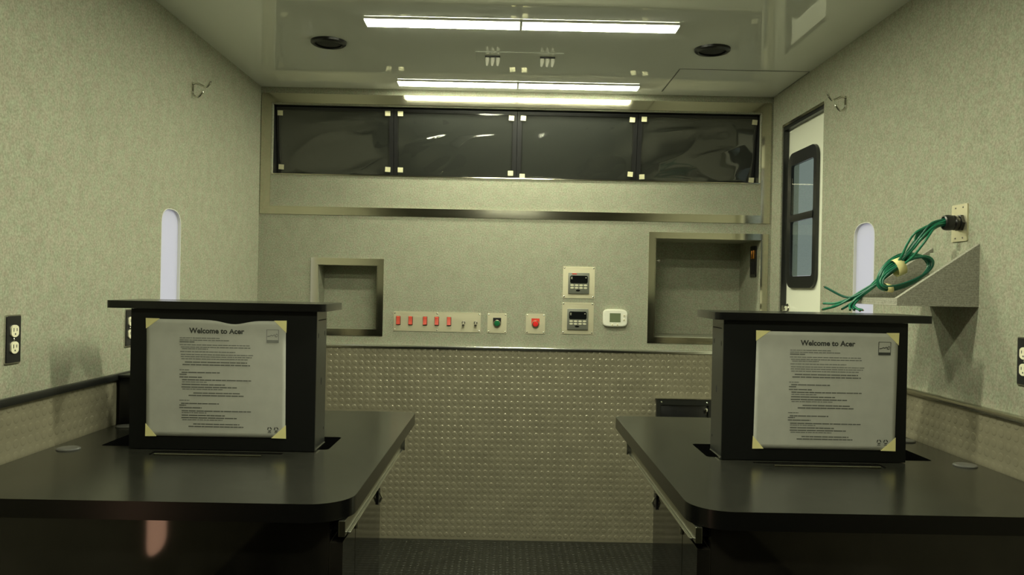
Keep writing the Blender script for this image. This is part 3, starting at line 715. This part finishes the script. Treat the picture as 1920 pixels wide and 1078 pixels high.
# printed protective sheets taped over the two screens
LINES = [(300, 640, 185, 0), (300, 720, 203, 0), (300, 425, 219, 1), (300, 890, 243, 0), (310, 900, 263, 0), (320, 540, 277, 0), (305, 770, 301, 0),
         (310, 920, 325, 0), (310, 910, 343, 0), (315, 875, 362, 0), (345, 870, 389, 1), (325, 895, 411, 1), (300, 385, 455, 0), (318, 640, 476, 1),
         (300, 360, 493, 1), (300, 490, 516, 1), (322, 905, 539, 1), (322, 530, 557, 0), (320, 685, 578, 1), (318, 785, 600, 1), (325, 665, 617, 0),
         (418, 810, 649, 1), (378, 842, 670, 1), (300, 385, 712, 0), (315, 635, 738, 1), (300, 358, 753, 1), (300, 490, 774, 1), (320, 905, 801, 1),
         (320, 530, 816, 0), (320, 685, 838, 1), (318, 785, 859, 1), (325, 665, 876, 0), (418, 808, 911, 1), (378, 842, 932, 1)]
def text_mesh(body, size, bold):
    cu = bpy.data.curves.new('text', 'FONT'); cu.body = body; cu.size = size; cu.offset = bold; cu.align_x = 'CENTER'; cu.resolution_u = 3
    o = bpy.data.objects.new('text', cu); col.objects.link(o)
    dg = bpy.context.evaluated_depsgraph_get(); me = bpy.data.meshes.new_from_object(o.evaluated_get(dg))
    bpy.data.objects.remove(o); bpy.data.curves.remove(cu); return me
TITLE = text_mesh('Welcome to Acer', 0.0188, 0.0006)
def sheet(x0, z1, wdt, hgt, tilt, side, dent):
    Y = 2.0755
    t = thing('printed_sheet', 'printed white sheet taped over the %s pop-up screen' % side, 'sheet', (x0 + wdt / 2, Y, z1 - hgt), 'printed sheets taped over the screens')
    rnd = random.Random(3)
    P = lambda u, v, d=0.0: (x0 + u * wdt + tilt * (v - 0.5) * 0.004, Y - bulge(u, v) - d, z1 - v * hgt - dent * 0.010 * math.exp(-((u - 0.63) / 0.11) ** 2) * max(0, 1 - v * 12))
    def bulge(u, v): return 0.0004 + 0.0006 * math.sin(PI * u) * math.sin(PI * v) + 0.0005 * noise.noise(Vector((u * 3, v * 5, x0 * 9))) * math.sin(PI * u) + dent * 0.0012 * math.exp(-((u - 0.6) / 0.2) ** 2) * max(0, 1 - v * 3)
    bm = B(); n, m_ = 36, 28; g = [[bm.verts.new(P(i / n, j / m_)) for i in range(n + 1)] for j in range(m_ + 1)]
    for j in range(m_):
        for i in range(n): bm.faces.new((g[j][i], g[j][i + 1], g[j + 1][i + 1], g[j + 1][i]))
    sh = obj('film_sheet', bm, 'paper', t, 180)
    mod = sh.modifiers.new('thickness', 'SOLIDIFY'); mod.thickness = 0.0003; mod.offset = 0
    def quad(bm, u0, u1, v0, v1, d=0.0007):
        k = max(1, int((u1 - u0) * 20))
        for i in range(k):
            a, b = u0 + (u1 - u0) * i / k, u0 + (u1 - u0) * (i + 1) / k
            bm.faces.new([bm.verts.new(P(*q, d)) for q in ((a, v0), (a, v1), (b, v1), (b, v0))])
    U = lambda x: (x - 20) / 1175.0
    V = lambda y: (y - 30) / 985.0
    for grey in (0, 1):
        bm = B()
        for xa, xb, y, bold in LINES:
            if bold != grey: continue
            x = xa
            while x < xb:
                wd = rnd.uniform(12, 48) if not bold else rnd.uniform(25, 80)
                e = min(xb, x + wd); hh = 4.6 if bold else 3.6
                quad(bm, U(x), U(e), V(y - hh), V(y + hh)); x = e + rnd.uniform(2.5, 5)
        obj('small_print', bm, 'ink_mid' if grey else 'ink_grey', t, 0)['kind'] = 'stuff'
    me = TITLE.copy(); 
    for v in me.vertices: v.co = Vector(P(0.504 + v.co.x / wdt, V(143) - v.co.y / hgt, 0.0007)) - t.location
    o = bpy.data.objects.new('title_print', me); col.objects.link(o); o.parent = t; me.materials.append(M['ink'])
    # label box with swoosh and band, two recycling marks
    bm = B()
    u0, u1, v0, v1 = U(1032), U(1136), V(102), V(214)
    e = 0.004
    quad(bm, u0, u1, v0, v0 + e); quad(bm, u0, u0 + e, v0, v1); quad(bm, u1 - e, u1, v0, v1); quad(bm, u0, u1, V(190), v1)
    pts = [(1040, 160), (1058, 158), (1072, 150), (1085, 155), (1096, 146), (1108, 152), (1118, 138), (1128, 148), (1124, 160), (1112, 163), (1102, 158)]
    for (xa, ya), (xb, yb) in zip(pts, pts[1:]):
        q = [(U(xa), V(ya - 3.5)), (U(xa), V(ya + 3.5)), (U(xb), V(yb + 3.5)), (U(xb), V(yb - 3.5))]
        bm.faces.new([bm.verts.new(P(*c, 0.0007)) for c in q])
    obj('logo_print', bm, 'ink_grey' if dent else 'ink', t, 0)
    for cx in (1062, 1118):
        bm = B()
        for k in range(3):
            for a0, a1 in ((k * 120 + 8, k * 120 + 60), (k * 120 + 60, k * 120 + 100)):
                def pp(a, r): return (U(cx + r * math.sin(math.radians(a))), V(944 - r * 1.05 * math.cos(math.radians(a))))
                bm.faces.new([bm.verts.new(P(*c, 0.0007)) for c in (pp(a0, 20), pp(a0, 11), pp(a1, 11), pp(a1, 20))])
        quad(bm, U(cx - 14), U(cx + 14), V(969), V(974))
        obj('recycling_mark', bm, 'ink', t, 0)
    for cu, cv, su, sv, a, b in ((0, 0, 1, 1, .095, .085), (1, 0, -1, 1, .085, .10), (1, 1, -1, -1, .10, .11), (0, 1, 1, -1, .075, .105)):
        tri = [(cu - su * 0.006, cv - sv * 0.006), (cu + su * a, cv - sv * 0.004), (cu - su * 0.004, cv + sv * b)]
        bm = B(); fr = [bm.verts.new(P(u, v, 0.0010)) for u, v in tri]; bk = [bm.verts.new(P(u, v, 0.0005)) for u, v in tri]
        bm.faces.new(fr); bm.faces.new(bk)
        for i in range(3): bm.faces.new((fr[i], fr[(i + 1) % 3], bk[(i + 1) % 3], bk[i]))
        obj('tape', bm, 'tape', t, 0)
sheet(-0.917, 1.0885, 0.355, 0.298, 1.0, 'left', 1)
sheet(0.640, 1.0875, 0.364, 0.300, -1.0, 'right', 0)

# black equipment box on the left desk behind the screen housing
t = thing('wall_box', 'low black box against the left wall behind the screen housing', 'box', (XL + 0.06, 2.58, ZT))
obj('body', bx(XL + 0.0145, XL + 0.115, 2.43, 2.735, ZT + 0.0005, 0.893, bev=0.002), 'plastic', t)
obj('lid', bx(XL + 0.0145, XL + 0.120, 2.425, 2.74, 0.8935, 0.902, bev=0.002), 'black_trim', t)

# ================================================================== wedge shelf, cable plate, wires
t = thing('wedge_shelf', 'grey ribbed-carpet wedge shelf on the right wall holding green wires', 'shelf', (1.12, 2.23, 1.159))
XF = 1.018; XW2 = XR - 0.0005
prof = [(XF, 1.159), (XW2, 1.159), (XW2, 1.325), (XF, 1.178)]
obj('side_panel', slab(prof, [], lambda u, v, d: (u, 2.112 + d, v), 0.016), 'ribbed', t, 0)
obj('side_panel', slab(prof, [], lambda u, v, d: (u, 2.344 + d, v), 0.016), 'ribbed', t, 0)
obj('shelf_board', bx(XF, XW2, 2.1282, 2.3438, 1.159, 1.178), 'ribbed', t, 0)
obj('back_board', bx(XW2 - 0.010, XW2, 2.1282, 2.3438, 1.1782, 1.310), 'carpet', t, 0)
t = thing('cable_plate', 'stainless cable plate with black gland above the wedge shelf', 'cable plate', (XR, 2.205, 1.335))
obj('plate', slab(rrect(2.167, 2.243, 1.336, 1.437, 0.003, 3), [], rightw(XR - 0.004), 0.0038), 'plate', t)
screws(t, [(XR - 0.004, y, z) for y in (2.187, 2.223) for z in (1.345, 1.428)], (-1, 0, 0), 0.0025, 'toggle')
GC = (XR - 0.004, 2.198, 1.386)
obj('lock_nut', lathe(B(), [(0.024, 0), (0.024, 0.008), (0.020, 0.009)], GC, (-1, 0, 0), 6), 'gland', t, 20)
obj('gland_body', lathe(B(), [(0.019, 0.009), (0.020, 0.012), (0.0205, 0.020), (0.018, 0.024), (0.021, 0.026), (0.0215, 0.040), (0.019, 0.046), (0.015, 0.048), (0.015, 0.040)], GC, (-1, 0, 0), 20), 'gland', t)
t = thing('wire_bundle', 'bundle of green insulated wires coiled and taped on the wedge shelf', 'wires', (1.10, 2.22, 1.18))
rnd = random.Random(11)
gx = XR - 0.050
ends = [((0.984, 2.345, 1.177), (0.931, 2.375, 1.206)), ((0.971, 2.37, 1.161), (0.938, 2.40, 1.157)), ((0.965, 2.35, 1.155), (0.915, 2.345, 1.140)),
        ((0.995, 2.34, 1.160), (0.961, 2.32, 1.143)), ((0.990, 2.33, 1.158), (0.976, 2.30, 1.141)), ((0.998, 2.33, 1.152), (1.012, 2.30, 1.1415)),
        ((0.996, 2.34, 1.158), (0.992, 2.31, 1.1415)), ((0.985, 2.36, 1.163), (0.952, 2.37, 1.148)), ((1.000, 2.34, 1.160), (1.000, 2.29, 1.1395))]
for k, (m1, e1) in enumerate(ends):
    j = lambda a=0.006: rnd.uniform(-a, a)
    a = 2 * PI * k / len(ends); o1 = 0.008 if k else 0.0; cy, cz = o1 * math.cos(a), o1 * math.sin(a)
    if k == 4:   # the stray wire bowing out of the bundle
        mid = [(1.112, 2.195, 1.362), (1.090, 2.205, 1.330), (1.078, 2.215, 1.293)]
    elif k == 7:
        mid = [(1.155, 2.19, 1.372), (1.125, 2.18, 1.335), (1.100, 2.20, 1.29)]
    else:
        mid = [(1.150 + j(), 2.195 + cy, 1.376 + cz * 0.8), (1.120 + j(), 2.198 + cy, 1.347 + cz + j(0.004)), (1.100 + j(), 2.21 + cy, 1.312 + j(0.006))]
    pts = [(gx + 0.012, 2.198 + cy * 0.9, 1.386 + cz * 0.9), (gx - 0.004, 2.198 + cy, 1.386 + cz)] + mid + \
          [(1.078 + cy * 0.9, 2.235 + cz * 0.6, 1.268 + cz * 0.6), (1.050 + j(0.005), 2.275 + cz, 1.228 + cy * 0.8), (1.020 + j(0.004), 2.315 + cz, 1.192 + cz * 0.5), m1, e1]
    wmesh = obj('wire', tube(B(), spline(pts, 7), 0.0034, 7), 'wire' if k % 3 else 'wire_d', t, 60)
    d = (Vector(e1) - Vector(m1)).normalized(); e1 = Vector(e1)
    obj('cut_end', tube(B(), [e1 + d * 0.0002, e1 + d * 0.0035], 0.0016, 6), 'copper', wmesh)
for k in range(7):
    n = 44; pts = []
    ph = k * 0.9; sa = 0.078 + rnd.uniform(-0.007, 0.004); sb = 0.024 + 0.003 * k * 0.9
    ca, sa_ = math.cos(math.radians(26)), math.sin(math.radians(26))
    for i in range(n + 1):
        a = 2 * PI * i / n
        u = sa * math.cos(a); v = sb * math.sin(a) * (1.25 if math.sin(a) > 0 else 0.95)
        x = 1.100 + u * ca - v * sa_; z = 1.247 + u * sa_ + v * ca
        pts.append((x, 2.235 + 0.10 * (z - 1.24) + 0.0045 * (k - 3) + 0.003 * math.sin(3 * a + ph), z + 0.0022 * math.sin(2 * a + ph)))
    obj('coil_loop', tube(B(), pts, 0.0030, 7, caps=False), 'wire' if k % 2 else 'wire_d', t, 60)
# masking tape wraps
def wrap(pts, wv, name='tape_wrap'):
    bm = B(); pts = [Vector(p) for p in pts]; wv = Vector(wv)
    a = [bm.verts.new(p - wv) for p in pts]; b = [bm.verts.new(p + wv) for p in pts]
    for i in range(len(pts)):
        j = (i + 1) % len(pts); bm.faces.new((a[i], a[j], b[j], b[i]))
    o = obj(name, bm, 'tape', t, 60)
    m = o.modifiers.new('thickness', 'SOLIDIFY'); m.thickness = 0.0006; m.offset = 1
def ring(c, n1, r1, n2, r2, k=16):
    c, n1, n2 = Vector(c), Vector(n1).normalized(), Vector(n2).normalized()
    return [c + n1 * r1 * math.cos(2 * PI * i / k) + n2 * r2 * math.sin(2 * PI * i / k) for i in range(k)]
wrap(ring((1.080, 2.236, 1.264), (-0.40, 0, 1), 0.024, (0, 1, 0), 0.023), (0.011, 0, 0.005))
wrap(ring((1.050, 2.232, 1.206), (-0.3, 0, 1), 0.012, (0, 1, 0), 0.019), (0.008, 0, -0.001))
